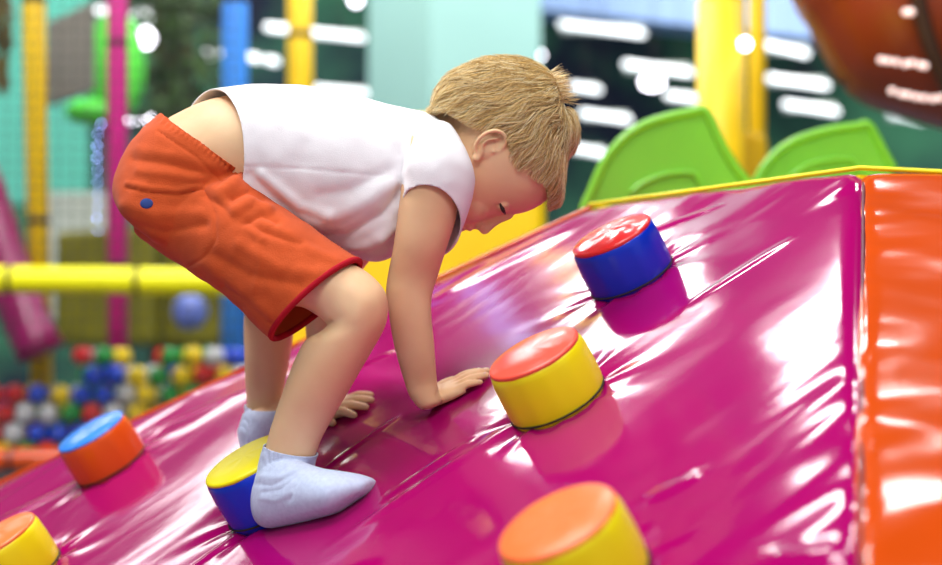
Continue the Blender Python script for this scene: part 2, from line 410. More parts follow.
FOOT = [(257, 490, 258, 514, .017), (260, 474, 262, 523, .025), (269, 463, 271, 526, .029), (282, 459, 284, 524, .030), (300, 464, 301, 520.5, .031),
        (318, 470, 319, 516, .033), (335, 473, 337, 511, .035), (348, 475, 348, 505, .035), (359, 477, 357, 499, .033), (368, 480, 366, 493, .028)]
FOOT = [q[:4]+(pix(PL(q[2], q[3]))[2]+.004, q[4]) for q in FOOT]
fdir = (PL(368, 480)-PL(262, 512)).normalized(); FAX = fdir.cross(NR).normalized()
if FAX.dot(FWD) < 0: FAX = -FAX
loft(body, NEARLEG); loft(body, ANK, grow=-.003); loft(body, FOOT, axis=FAX, grow=-.003)
FARLEG = [(228, 185, 180, 250, 2.11, .06), (268, 212, 222, 275, 2.16, .056), (300, 240, 240, 298, 2.21, .05), (311, 268, 246, 306, 2.24, .044), (304, 292, 245, 312, 2.25, .042),
          (296, 316, 244, 325, 2.255, .04), (291, 350, 244.5, 352, 2.26, .041), (286, 378, 245.5, 378, 2.265, .035), (281, 405, 247, 405, 2.27, .028), (279, 430, 247, 430, 2.275, .026)]
loft(body, FARLEG)
fh = PL(256, 456, .0); ft0 = PL(300, 424, 0)
ffd = (ft0-fh).normalized(); FT = fh + ffd*.155; fsx = ffd.cross(NR).normalized()
def farfoot(mb, g):
    rr = []
    for t, hh, w_ in ((-.012, .022, .010), (0, .046, .022), (.02, .062, .027), (.045, .06, .028), (.075, .05, .031), (.105, .038, .033), (.13, .028, .030), (.148, .02, .02)):
        c = fh + ffd*t + NR*(hh/2); rr.append([c + fsx*(w_+g)*math.cos(q) + NR*(hh/2+g)*math.sin(q) for q in [2*PI*j/24 for j in range(24)]])
    mb.rings(rr)
farfoot(body, -.003)
FANK = [(281, 418, 247, 418, 2.272, .0265), (281, 436, 244, 440, 2.275, .026), (284, 446, 242, 452, 2.275, .024)]
loft(body, FANK, grow=-.003)
TORSO = [(140, 170, 155, 222, 2.065, .05), (147, 150, 180, 240, 2.065, .08), (160, 126, 208, 245, 2.065, .09), (186, 110, 240, 222, 2.065, .088), (214, 99, 264, 205, 2.06, .086), (248, 94, 288, 212, 2.06, .088),
         (285, 93, 312, 228, 2.06, .09), (325, 98, 345, 243, 2.06, .092), (363, 107, 378, 248, 2.06, .092), (398, 116, 402, 232, 2.06, .092), (425, 124, 428, 205, 2.06, .082), (445, 136, 446, 190, 2.06, .05)]
loft(body, TORSO, n=110, sub=7)
loft(body, [(415, 118, 430, 200, 2.06, .05), (440, 113, 452, 195, 2.06, .043), (458, 109, 470, 195, 2.06, .042), (480, 112, 490, 190, 2.06, .042)])
NEARARM = [(408, 140, 458, 140, 2.00, .036), (404, 165, 463, 165, 1.985, .040), (401, 190, 461, 192, 1.98, .038), (397, 220, 455, 222, 1.98, .034), (393, 248, 446, 250, 1.985, .031), (388, 274, 437.5, 277, 1.99, .028),
           (386, 292, 432, 296, 1.995, .026), (388.5, 312, 431.5, 316, 2.0, .0265), (393, 340, 434, 341, 2.01, .025), (399, 364, 435.5, 362, 2.02, .022), (405, 384, 437, 380, 2.03, .019), (410, 397, 439, 391, 2.033, .0185), (417, 406, 441, 398, 2.035, .018)]
NEARARM = [q[:4]+(q[4]-.012,)+q[5:] if q[1] < 260 else q for q in NEARARM]
loft(body, NEARARM)
FARARM = [(375, 155, 425, 165, 2.13, .036), (360, 190, 410, 205, 2.15, .036), (340, 225, 385, 243, 2.17, .032), (322, 258, 361, 272, 2.19, .029), (308, 288, 350, 298, 2.205, .027), (305, 312, 347, 318, 2.215, .026),
          (307, 345, 345, 348, 2.225, .024), (312, 375, 341, 377, 2.235, .02), (316, 398, 338, 396, 2.24, .0185), (318, 408, 340, 404, 2.24, .017)]
loft(body, FARARM)
NAILS = []
def hand(mb, wrist, tip, thumb_side, sc=1.0, spread=.10, curl=1.0, thumb_ang=.75):
    f = (tip-wrist).normalized(); f = (f-NR*f.dot(NR)).normalized(); s = f.cross(NR).normalized()
    if s.dot(thumb_side) < 0: s = -s
    W = wrist
    rr = []
    for t, hw, ht, up in ((-.010, .017, .013, .020), (.004, .0185, .0125, .016), (.018, .0225, .0115, .0125), (.034, .0255, .0105, .0105), (.048, .0265, .009, .009), (.056, .025, .0075, .008)):
        c = W + f*t*sc + NR*up*sc
        rr.append([c + s*hw*sc*math.copysign(abs(math.cos(q))**.8, math.cos(q)) + NR*ht*sc*math.copysign(abs(math.sin(q))**.8, math.sin(q)) for q in [2*PI*j/24 for j in range(24)]])
    mb.rings(rr)
    L_ = [.041, .047, .044, .034]; X_ = [.0195, .0065, -.0065, -.019]; R_ = [.0066, .0068, .0064, .0056]
    for k in range(4):
        a = spread*(1.5-k)*.9; d = (f*math.cos(a)+s*math.sin(a)).normalized()
        b0 = W + f*(.050-.0015*abs(k-1)**1.5)*sc + s*X_[k]*sc
        l = L_[k]*sc; r0 = R_[k]*sc
        pts = [b0-d*.012*sc+NR*.011*sc, b0+NR*(.0115)*sc, b0+d*l*.42+NR*(.0125)*sc*curl, b0+d*l*.74+NR*.0095*sc, b0+d*l+NR*.0062*sc]
        mb.tube(pts, [r0, r0*1.05, r0*.98, r0*.9, r0*.72], 12, sub=3)
        tipc = b0+d*l; NAILS.append((tipc-d*.003*sc+NR*(.0062+r0*.62), d, s, r0*.62))
    a = thumb_ang; d = (f*math.cos(a)+s*math.sin(a)).normalized(); b0 = W + f*.008*sc + s*.012*sc
    mb.tube([b0+NR*.012*sc, b0+d*.022*sc+NR*.0105*sc, b0+d*.038*sc+f*.002+NR*.0095*sc, b0+d*.050*sc+f*.006*sc+NR*.0065*sc], [.0098*sc, .0088*sc, .0075*sc, .0056*sc], 12, sub=3)
nw = PL(429, 410); hand(body, nw, PL(490, 376), FWD, 1.0, .04)
fw = PL(325, 416); hand(body, fw, PL(376, 406), -FWD, 1.04, .18, thumb_ang=.62)
# head
HD = 2.065
HEAD = [(439, 200, 444, 222, HD, .022), (440, 172, 452, 227.5, HD, .036), (443, 150, 464, 227, HD, .049), (448, 128, 477, 224, HD, .0565), (457, 104, 490, 219, HD, .063),
        (470, 86, 504, 214.5, HD, .069), (487, 75, 520, 213.5, HD, .0735), (507, 72, 537, 207, HD, .074), (528, 79, 551, 195, HD, .069), (542, 97, 555, 178, HD, .056), (551, 120, 558, 155, HD, .034)]
loft(body, HEAD, n=90, ex=2.15)
pxm = HD/FPX
def H3(x, y, side): return P(x, y, HD) + FWD*side         # side: metres towards (-) or away from (+) the viewer
def vpx(dx, dy): return RIGHT*(dx*pxm) - UPV*(dy*pxm)
UF = vpx(.965, -.26).normalized(); FF = vpx(.26, .965).normalized()
body.ell(H3(478, 222, 0), (UF*.013, FF*.010, FWD*.012))                         # nose base
body.tube([H3(508, 214, 0), H3(497, 219, 0), H3(489, 225, 0), H3(484.5, 229, 0)], [.008, .0075, .0075, .0078], 14, sub=3)
for s in (-1, 1):
    body.ell(H3(481, 226.5, .0065*s), (UF*.0065, FF*.0065, FWD*.0055))          # nostril wings
    body.ell(H3(472, 202, .022*s), (UF*.030, FF*.029, FWD*.026))                # cheeks
    0 and body.ell(H3(513, 203, .022*s), (UF*.010, FF*.012, FWD*.018))                # brow ridge
    body.ell(H3(503, 206, .027*s), (UF*.0095, FF*.0105, FWD*.0145))              # lidded eyes
body.ell(H3(469, 225.5, 0), (UF*.0055, FF*.0085, FWD*.017))                     # upper lip
body.ell(H3(461.5, 226.5, 0), (UF*.0050, FF*.0075, FWD*.014))                   # lower lip
body.ell(H3(449, 222, 0), (UF*.012, FF*.012, FWD*.016))                         # chin
# ears
for s in (-1, 1):
    d0 = .069
    def E_(x, y, k=0): return H3(x, y, s*(d0+k))
    rim = [(477, 160), (475, 152), (479, 144), (487, 138.5), (496, 137), (503, 141), (504.5, 148), (500, 154), (494, 158)]
    k_ = [.002, .006, .011, .015, .016, .013, .008, .003, -.001]
    body.tube([E_(x, y, q) for (x, y), q in zip(rim, k_)], [.0026, .0029, .003, .003, .003, .003, .0028, .0026, .002], 10, sub=4)
    body.ell(E_(476, 162, .002), (UF*.0065, FF*.006, FWD*.0045))                # lobe
    body.tube([E_(482, 158, .004), E_(482, 150, .007), E_(488, 145, .009), (E_(497, 144, .008))], [.0024, .0024, .0024, .002], 8, sub=4)
    body.ell(E_(488, 149, -.002), (vpx(15, -11)*.95, vpx(7, 9.5), FWD*.006))    # concha plate
    body.ell(E_(493, 156, .003), (UF*.003, FF*.003, FWD*.003))                  # tragus
bme = fuse(body, .0017, 9, .5)
crease(bme, [([(498, 205), (503, 208.5), (508, 209)], 1.6, -.0016), ([(441, 384), (437, 395), (441, 405)], 1.8, -.0012), ([(330, 322), (322, 330), (316, 336)], 2.5, -.002),
             ([(458, 226), (464.5, 228.5), (468, 231)], 1.2, -.0015), ([(352, 290), (362, 302), (358, 318)], 9, .0012), ([(400, 292), (412, 298)], 8, .0008), ([(477, 219), (480, 223), (479, 228)], 1.5, -.0010)])
bob = link('body', bme, M['skin'], person)
BVB = BVHTree.FromPolygons([tuple(v.co) for v in bme.vertices], [tuple(p.vertices) for p in bme.polygons])
def hit(x, y, bvh=None, off=0):
    d = (P(x, y, 1)-CAM).normalized(); loc, nn, i, t = (bvh or BVB).ray_cast(CAM, d)
    return (loc+nn*off, nn) if loc else (None, None)
# lashes and brow, both sides (the far one mirrored through the head's middle plane)
def mirror(p):
    k = (p-P(471, 282.5, HD)).dot(FWD); return p-FWD*2*k
def strip(name, pts, r_, material, parent, label=None):
    hs = [hit(x, y, off=.0004)[0] for x, y in pts]; hs = [q for q in hs if q]
    for mir in (False, True):
        mb = MB(); q = [mirror(v) for v in hs] if mir else hs
        mb.tube(q, [r_*.5]+[r_]*(len(q)-2)+[r_*.5], 8, sub=3); o = mb.build(name, material, parent)
strip('eyelashes', [(500.5, 204), (502, 207.5), (503.5, 210.5), (505, 213.5)], .0026, M['lash'], person)
for k, (x, y) in enumerate([(500, 205), (501, 207.5), (502.5, 210), (504, 212)]):
    pass
0 and strip('eyebrow', [(513, 196), (516, 202), (519, 207)], .0009, M['brow'], person)
strip('lips', [(458, 226.5), (461, 228), (463, 229.5)], .0016, M['lip'], person)
for c, d, s, r_ in NAILS:
    mb = MB(); mb.ell(c, (d*.0042, s*r_, NR*.0011), 10, 6); mb.build('fingernail', M['nail'], person)

# ---- socks
def sock(parts, topc, topn, label):
    mb = MB(); parts(mb); me = fuse(mb, .0022, 5, .5); cut(me, topc, topn, (lambda v: pix(v)[0] < 326 or pix(v)[1] < 446) if topc.x > P(275, 0, topc.y).x else None)
    return me
def nearparts(mb):
    loft(mb, NEARLEG[-3:], grow=.0022); loft(mb, ANK, grow=.0022); loft(mb, FOOT, axis=FAX, grow=.0015)
me = sock(nearparts, P(288, 449, 1.955), P(292, 420, 1.95)-P(286, 455, 1.955), '')
crease(me, [([(256, 484), (272, 486), (298, 472), (309, 464)], 2.6, -.0014), ([(264, 492), (280, 490), (296, 477)], 2.2, -.0012), ([(258, 476), (280, 478), (300, 467)], 3.0, .0012), ([(290, 500), (297, 485), (306, 470)], 2.5, -.0012),
            ([(262, 498), (276, 500), (292, 492)], 3, .0010), ([(330, 478), (350, 482), (368, 482)], 4, .0006)])
co = get_co(me); no = get_no(me); px = npix(co)     # ribbed cuff
w = np.clip((470-px[:, 1])/8, 0, 1); co = co+no*(w*.0006*np.sin(px[:, 0]*2.1+(px[:, 2]*900)))[:, None]; set_co(me, co)
s1 = link('sock', me, M['sock'], person); solid(s1, .0012)
def farparts(mb):
    loft(mb, FARLEG[-3:], grow=.0022); loft(mb, FANK, grow=.0022); farfoot(mb, .0015)
me = sock(farparts, P(263, 405.5, 2.27), P(263, 380, 2.265)-P(263, 406, 2.27), '')
co = get_co(me); no = get_no(me); px = npix(co); co = co+no*(.0006*np.sin(px[:, 0]*2.1+(px[:, 2]*900)))[:, None]; set_co(me, co)
s2 = link('sock', me, M['sock'], person); solid(s2, .0012)

# ---- t-shirt
mb = MB()
SHIRT = [(150, 108, 190, 232, 2.06, .094), (182, 101, 215, 238, 2.06, .097), (213, 92, 248, 234, 2.06, .100), (245, 86.5, 280, 236, 2.06, .103), (285, 86, 314, 245, 2.06, .105), (325, 90, 348, 254, 2.06, .107), (362, 99, 378, 261, 2.06, .108),
         (393, 107, 402, 248, 2.065, .100), (418, 112, 428, 222, 2.065, .094), (438, 121, 446, 205, 2.06, .083), (450, 136, 454, 188, 2.06, .055)]
loft(mb, SHIRT, n=110, ex=2.1)
loft(mb, [(398, 140, 452, 128, 2.01, .045), (400, 165, 466, 152, 1.98, .050), (402, 188, 473, 180, 1.972, .048), (402, 210, 468, 206, 1.97, .044), (402, 235, 458, 236, 1.97, .041), (402, 258, 450, 258, 1.97, .038)], n=80)
loft(mb, [(375, 150, 440, 135, 2.11, .045), (362, 180, 430, 185, 2.135, .047), (350, 208, 408, 220, 2.155, .043), (338, 228, 395, 245, 2.165, .04)], n=80)
me = fuse(mb, .003, 8, .5)
crease(me, [([(240, 166), (290, 168), (340, 172), (400, 178)], 1.6, -.0010), ([(275, 215), (320, 222), (360, 205), (395, 180)], 8, 0.0051), ([(300, 236), (345, 236), (385, 212), (402, 190)], 5, -0.0051),
            ([(335, 252), (370, 243), (398, 222)], 5, 0.0058), ([(250, 175), (275, 200), (300, 222)], 6, -0.0043), ([(262, 175), (300, 205), (330, 214)], 5, 0.0043), ([(400, 130), (385, 160), (375, 200)], 10, 0.0029),
            ([(410, 135), (402, 165), (398, 200)], 6, -0.0058), ([(425, 130), (440, 150), (446, 180)], 9, 0.0029), ([(320, 195), (350, 190), (385, 172)], 7, -0.0036), ([(255, 110), (262, 140), (270, 160)], 9, 0.0022), ([(300, 100), (310, 130), (305, 160)], 12, -0.0022),
            ([(405, 190), (392, 215), (380, 235)], 6, 0.0043), ([(345, 110), (352, 140), (345, 165)], 10, 0.0017)])
co = get_co(me); no = get_no(me)
co = co + no*(.0012*fnoise(co[:, 0]*22, co[:, 2]*22+co[:, 1]*9, 21)+.0005*fnoise(co[:, 0]*60, co[:, 2]*60+co[:, 1]*20, 22))[:, None]; set_co(me, co)
# waist hem: near edge further forward than the far one
def plane3(a, b, c): return a, (b-a).cross(c-a).normalized()
a, b, c = P(215, 94, 2.03), P(242, 166, 1.965), P(180, 104, 2.13)
n_ = (b-a).cross(c-a).normalized()
if n_.x > 0: n_ = -n_
cut(me, a, n_)
a, b, c = P(432, 186, 1.925), P(400, 214, 1.97), P(452, 238, 1.975)
n_ = (b-a).cross(c-a).normalized()
if n_.z > 0: n_ = -n_
cut(me, a, n_, lambda v: (pix(v)[2] < 2.028 and pix(v)[0] > 401.5 and pix(v)[1] > 180 and pix(v)[0] < 480))
shirt = link('t_shirt', me, M['cotton'], person); solid(shirt, .0022)

# ---- shorts
mb = MB()
PEL = [(185, 98, 268, 170, 2.062, .097), (170, 111, 262, 186, 2.062, .100), (157, 121, 254, 202, 2.06, .104), (144, 134, 248, 224, 2.06, .109), (129, 156, 234, 244, 2.06, .113), (119, 184, 214, 258, 2.06, .115),
       (123, 206, 192, 258, 2.06, .10), (141, 222, 172, 247, 2.06, .06)]
loft(mb, PEL, n=110, ex=2.2)
loft(mb, [(200, 165, 141, 236, 2.02, .055), (240, 175, 177, 262, 2.0, .066), (270, 200, 213, 284, 1.975, .066), (297, 218, 240, 306, 1.96, .064), (325, 238, 258, 324, 1.95, .062), (352, 256, 276, 341, 1.942, .061), (376, 272, 296, 360, 1.937, .062)], n=80)
loft(mb, [(200, 165, 150, 240, 2.10, .05), (245, 190, 195, 262, 2.14, .066), (275, 215, 222, 280, 2.18, .064), (300, 232, 232, 298, 2.21, .062), (318, 246, 240, 312, 2.23, .06)], n=80)
me = fuse(mb, .0028, 8, .5)
crease(me, [([(128, 184), (150, 189), (178, 191), (200, 186)], 2.2, .0022), ([(128, 188), (152, 193), (180, 195), (203, 190)], 2.0, -.0022), ([(205, 190), (216, 215), (217, 240), (205, 258), (185, 268)], 2.0, -.0016),
            ([(170, 122), (205, 146), (238, 176)], 1.8, -.0024), ([(160, 133), (195, 157), (228, 186)], 1.6, -.0020),
            ([(225, 192), (240, 178), (258, 176)], 5, .006), ([(232, 200), (248, 192), (262, 200)], 4, -.005), ([(236, 212), (252, 202), (268, 210)], 5, .005), ([(245, 224), (262, 216), (276, 224)], 4, -.0045), ([(205, 185), (222, 178), (240, 168)], 5, -.004),
            ([(205, 195), (228, 210), (255, 230), (300, 245)], 4, -.003), ([(215, 190), (235, 215), (262, 240)], 4, .003),
            ([(135, 160), (170, 165), (210, 175)], 5, -.003), ([(140, 150), (175, 156), (215, 166)], 4, .0012), ([(140, 172), (170, 175), (195, 178)], 4, .0022), ([(125, 205), (160, 215), (200, 212)], 6, .0025), ([(128, 222), (165, 232), (205, 225)], 5, -.0025),
            ([(215, 255), (250, 275), (300, 285)], 6, -.0025), ([(205, 262), (240, 290), (270, 315)], 6, .0025), ([(240, 245), (280, 268), (320, 275)], 6, .0025), ([(270, 225), (300, 245), (335, 262)], 5, .002), ([(225, 285), (250, 300), (272, 322)], 4, -.002),
            ([(255, 232), (262, 262), (255, 290)], 3, .0012)])
co = get_co(me); no = get_no(me)
co = co + no*(.0016*fnoise(co[:, 0]*26, co[:, 2]*26+co[:, 1]*9, 31)+.0006*fnoise(co[:, 0]*70, co[:, 2]*70+co[:, 1]*20, 32))[:, None]
px = npix(co); wd = poly_dist(px, [(166, 118), (203, 142), (240, 172)])
co = co + no*((wd < 9)*np.clip((9-wd)/3, 0, 1)*.0012*np.sin(((px[:, 0]*.83+px[:, 1]*.55)*1.15)))[:, None]; set_co(me, co)
a, b, c = P(165, 117, 2.06), P(258, 184, 2.06), P(165, 117, 2.2)
n_ = (b-a).cross(c-a).normalized()
if n_.z < 0: n_ = -n_
cut(me, a, n_, lambda v: pix(v)[0] < 272 and pix(v)[1] < 200 and (pix(v)[0]-160)*.0+pix(v)[1] < 115+(pix(v)[0]-150)*.95)
A1, B1 = P(357, 262, 1.942), P(274, 337, 1.942)
hn = (A1-B1).cross(FWD + RIGHT*.30).normalized()
if hn.x < 0: hn = -hn
cut(me, A1, hn, lambda v: pix(v)[2] < 2.06 and pix(v)[0] > 255)
A2, B2 = P(318, 240, 2.22), P(238, 300, 2.22); hn2 = (A2-B2).cross(FWD).normalized()
if hn2.x < 0: hn2 = -hn2
cut(me, A2, hn2, lambda v: pix(v)[2] >= 2.12 and pix(v)[0] > 225)
# hem ribbing follows the cut edge
bm = bmesh.new(); bm.from_mesh(me); bm.verts.ensure_lookup_table()
be = [e for e in bm.edges if e.is_boundary]; seen = set(); loops = []
for e in be:
    if e.verts[0].index in seen: continue
    lp = [e.verts[0]]; seen.add(lp[0].index)
    while True:
        nx = [x.other_vert(lp[-1]) for x in lp[-1].link_edges if x.is_boundary and x.other_vert(lp[-1]).index not in seen]
        if not nx: break
        lp.append(nx[0]); seen.add(nx[0].index)
    loops.append([v.co.copy() for v in lp])
bm.free()
shorts = link('shorts', me, M['jersey'], person); solid(shorts, .0025)
def smooth_loop(lp, it=6):
    lp = lp[::2]
    for _ in range(it): lp = [(lp[i-1]+lp[i]*2+lp[(i+1) % len(lp)])/4 for i in range(len(lp))]
    return lp
for lp in loops:
    if len(lp) < 60: continue
    c = sum(lp, Vector())/len(lp); cx = pix(c)
    if cx[0] < 235: continue
    lq = smooth_loop(lp); mb = MB(); lq.append(lq[0]); mb.tube(lq, .0042, 10, cap=False)
    o = mb.build('leg_hem', M['hem'], None); o.parent = shorts; tag(o, 'dark red leg hem')
BVS = BVHTree.FromPolygons([tuple(v.co) for v in me.vertices], [tuple(p.vertices) for p in me.polygons])
q, nn = hit(147, 204, BVS, .0025)
if q:
    t1 = nn.cross(FWD).normalized() if abs(nn.dot(FWD)) < .99 else RIGHT; t1 = (RIGHT-nn*RIGHT.dot(nn)).normalized(); t2 = nn.cross(t1)
    mb = MB(); mb.ell(q, (t1*.0085, t2*.0072, nn*.0018), 24, 8); o = mb.build('pocket_tab', M['navy'], None); o.parent = shorts; tag(o, 'navy blue tab under the pocket flap')

# ---- hair
CAPST = [(432, 108, 445, 135, HD, .048), (436, 92, 455, 150, HD, .062), (447, 77, 470, 175, HD, .071), (465, 66, 487, 195, HD, .077), (486, 59, 508, 205, HD, .081), (508, 57.5, 530, 208, HD, .083),
         (529, 61, 547, 209, HD, .081), (548, 72, 560, 203, HD, .073), (557, 86, 562, 184, HD, .060), (564, 108, 566, 158, HD, .038)]
cap = MB(); loft(cap, CAPST, n=56, sub=5, ex=2.1)
cme = bpy.data.meshes.new('cap'); cme.from_pydata([tuple(v) for v in cap.v], [], cap.f); cme.update()
bm = bmesh.new(); bm.from_mesh(cme); bmesh.ops.recalc_face_normals(bm, faces=bm.faces)
BVC = BVHTree.FromBMesh(bm)
LOWER = [(425, 108), (437, 113), (453, 115), (470, 124), (484, 130), (498, 130), (508, 137), (512, 148), (513, 162), (517, 166), (524, 169), (541, 180), (548, 186), (551, 200), (553, 222), (560, 222), (600, 225)]
def lower_y(x):
    for (x0, y0), (x1, y1) in zip(LOWER[:-1], LOWER[1:]):
        if x0 <= x <= x1: return y0+(y1-y0)*(x-x0)/(x1-x0)
    return 108 if x < 425 else 240
WH = P(563, 100, HD); TUFT = P(563, 84, HD-.01)
faces = []; areas = []
for f in bm.faces:
    c = f.calc_center_median(); x, y, d = pix(c)
    if y < lower_y(x)-7 and x > 428: faces.append(f); areas.append(f.calc_area())
areas = np.array(areas); areas /= areas.sum()
NH = 20000
pick = RNG.choice(len(faces), NH, p=areas)
V_h, K = [], 7
strandP = np.zeros((NH, K, 3)); strandR = np.zeros((NH, K)); keep = np.ones(NH, bool)
for i in range(NH):
    f = faces[pick[i]]; vs = [v.co for v in f.verts]
    u, v = random.random(), random.random()
    if len(vs) == 4: p = (vs[0]*(1-u)+vs[1]*u)*(1-v)+(vs[3]*(1-u)+vs[2]*u)*v
    else: p = f.calc_center_median()
    x, y, d = pix(p); lift0 = random.uniform(-.009, .0015)
    ln = random.uniform(.022, .045); spike = (p-TUFT).length < .026 and random.random() < .55
    cl = .35*math.sin(p.x*90+p.z*70+p.y*40)+.25*math.sin(p.z*190-p.x*120)+random.gauss(0, .13)
    cur = p.copy()
    for k in range(K):
        t = k/(K-1)
        loc, nn, _, _ = BVC.find_nearest(cur)
        q = loc + nn*(lift0+.004*t*t+random.gauss(0, .0002))
        if spike:
            if k == 0: sroot = q.copy(); sdir = (nn*.75+UF*.55+Vector((random.gauss(0, .22), random.gauss(0, .22), random.gauss(0, .22)))).normalized(); sl_ = random.uniform(.014, .027)
            q = sroot + sdir*sl_*t + FF*.004*t*t
        strandP[i, k] = q; strandR[i, k] = .00038*(1-t**2*.85)
        dd = cur-WH; dd = (dd-nn*dd.dot(nn))
        dd = dd.normalized() if dd.length > 1e-5 else Vector((1, 0, 0))
        side = nn.cross(dd); dirv = (dd+side*cl).normalized()
        xx, yy, _ = pix(cur)
        if xx > 545 and yy > 150: dirv = (dirv + FF*.9 - UF*.45).normalized()
        over = yy-lower_y(xx)
        if over > -2: dirv = dirv*.3
        if over > 3: dirv = dirv*.1
        cur = cur + dirv*ln/(K-1)
ns = 3
T = np.gradient(strandP, axis=1); T /= np.linalg.norm(T, axis=2, keepdims=True)+1e-12
ref = np.array(FWD)[None, None, :]+RNG.normal(0, .3, (NH, 1, 3)); Aa = np.cross(T, ref); Aa /= np.linalg.norm(Aa, axis=2, keepdims=True)+1e-12; Bb = np.cross(T, Aa)
vv = np.zeros((NH, K, ns, 3))
for j in range(ns):
    vv[:, :, j] = strandP+(Aa*math.cos(2*PI*j/ns)+Bb*math.sin(2*PI*j/ns))*strandR[..., None]
base = np.arange(NH)[:, None, None]*K*ns; kk = np.arange(K-1)[None, :, None]*ns; jj = np.arange(ns)[None, None, :]; j2 = (jj+1) % ns
q0 = base+kk+jj; q1 = base+kk+j2; q2 = base+kk+ns+j2; q3 = base+kk+ns+jj
F_h = np.stack([q0, q1, q2, q3], -1).reshape(-1, 4)
hme = bpy.data.meshes.new('hair'); hme.vertices.add(NH*K*ns); hme.vertices.foreach_set('co', vv.reshape(-1))
nf = len(F_h); hme.loops.add(nf*4); hme.loops.foreach_set('vertex_index', F_h.reshape(-1).astype(np.int32)); hme.polygons.add(nf)
hme.polygons.foreach_set('loop_start', np.arange(0, nf*4, 4, dtype=np.int32)); hme.update(calc_edges=True); hme.validate()
hair = link('hair', hme, M['hair'], person)
# scalp layer beneath the strands
bm.free(); cap = MB(); loft(cap, CAPST, n=56, sub=5, ex=2.1, grow=-.0085)
cme = bpy.data.meshes.new('cap'); cme.from_pydata([tuple(v) for v in cap.v], [], cap.f); cme.update()
bm = bmesh.new(); bm.from_mesh(cme); bmesh.ops.recalc_face_normals(bm, faces=bm.faces)
dead = []
for f in bm.faces:
    x, y, d = pix(f.calc_center_median())
    if not (y < lower_y(x)-6 and x > 431): dead.append(f)
bmesh.ops.delete(bm, geom=dead, context='FACES')
sme = bpy.data.meshes.new('hair_roots'); bm.to_mesh(sme); bm.free()
so = link('hair_roots', sme, M['scalp'], None); so.parent = hair

# ================================================================== THE HALL
def S(o, **k): return tag(o, kind='structure')
M['floor'] = mat('playroom_floor', (88, 96, 110), .5, .4, noise=.1, nscale=2)
M['wall'] = mat('dark_hall_wall', (30, 46, 50), .7, .3, noise=.45, nscale=.9)
rr0 = [q for q in M['wall'].node_tree.nodes if q.type == 'VALTORGB'][0].color_ramp
rr0.elements[0].color = s2l((26, 38, 62))+(1,); rr0.elements[1].color = s2l((70, 140, 104))+(1,); rr0.elements[0].position = .42; rr0.elements[1].position = .62
M['wall2'] = mat('pale_hall_wall', (150, 170, 172), .8, .3, noise=.08, nscale=1)
M['ceil'] = mat('hall_ceiling', (66, 70, 80), .9, .2, noise=.05, nscale=1)
M['teal'] = mat('teal_paint', (138, 180, 174), .6, .3, noise=.02, nscale=2)
M['band'] = mat('pale_blue_paint', (150, 180, 228), .6, .3, noise=.05, nscale=1)
M['pole_y'] = mat('yellow_foam', (238, 196, 0), .45, .4, noise=.04)
M['bar_y'] = mat('lime_yellow_foam', (244, 240, 0), .4, .4, noise=.04)
M['pole_m'] = mat('magenta_foam', (214, 24, 140), .45, .4, noise=.04)
M['pole_b'] = mat('blue_foam', (64, 150, 255), .45, .4, noise=.04)
M['green'] = mat('green_plastic', (118, 192, 56), .25, .5, noise=.03, sss=.15)
M['tube'] = mat('lit_tube', (255, 255, 255), .5, noise=0, emit=(240, 250, 255), estr=1.8)
M['bulb'] = mat('lit_bulb', (255, 255, 255), .5, noise=0, emit=(245, 240, 255), estr=9)
M['bluebulb'] = mat('lit_blue_bulb', (200, 210, 255), .5, noise=0, emit=(150, 170, 255), estr=9)
M['net'] = mat('black_netting', (60, 66, 60), .8)
M['glint'] = mat('pink_reflected_glint', (255, 230, 225), .5, noise=0, emit=(255, 215, 205), estr=1.1)  # glow for the reflected lights on the slide
M['slide'] = mat('rust_plastic', (160, 62, 22), .3, .5, noise=.08, nscale=2)
M['slide_m'] = mat('plum_plastic', (150, 20, 95), .3, .5, noise=.08, nscale=2)

mb = MB(); mb.add([(-9, -3, 0), (9, -3, 0), (9, 13, 0), (-9, 13, 0)], [(0, 1, 2, 3)]); S(mb.build('floor', M['floor'], smooth=False))
mb = MB(); mb.box((0, 12.1, 2.5), (18, .2, 5)); S(mb.build('wall_back', M['wall'], smooth=False))
mb = MB(); mb.box((-9.1, 5, 2.5), (.2, 16, 5)); S(mb.build('wall_left', M['wall2'], smooth=False))
mb = MB(); mb.box((9.1, 5, 2.5), (.2, 16, 5)); S(mb.build('wall_right', M['wall2'], smooth=False))
mb = MB(); mb.box((0, 5, 5.1), (18, 16, .2)); S(mb.build('ceiling', M['ceil'], smooth=False))

def cyl_pole(name, x, d, r_, y0, y1, material, label, cat='pole', group=None, x1=None, ties=()):
    a = P(x, y0, d); b = P(x if x1 is None else x1, y1, d)
    b2 = Vector((b.x, b.y, b.z)); t = empty(name, (b2.x, b2.y, b2.z)); tag(t, label, cat, group)
    mb = MB(); mb.tube([b2, a], r_, 24, cap=False); mb.build('foam_sleeve', material, t)
    for q in ties:
        c = b2.lerp(a, q); mb = MB(); dv = (a-b2).normalized()*.012; mb.tube([c-dv, c+dv], r_*1.04, 24, cap=False); mb.build('cable_tie', M['thread'], t)
    return t
def zpix(x, d, z):        # pixel row of a height z at distance d
    lo, hi = -900, 1500
    for _ in range(40):
        m_ = (lo+hi)/2
        if P(x, m_, d).z > z: lo = m_
        else: hi = m_
    return lo
DN = 5.42
cyl_pole('padded_pole', 27, DN, .040, zpix(27, DN, 3.2), zpix(42, DN, 0), M['pole_y'], 'yellow foam-padded pole at the far left behind the net', 'pole', x1=44, ties=(.35, .6))
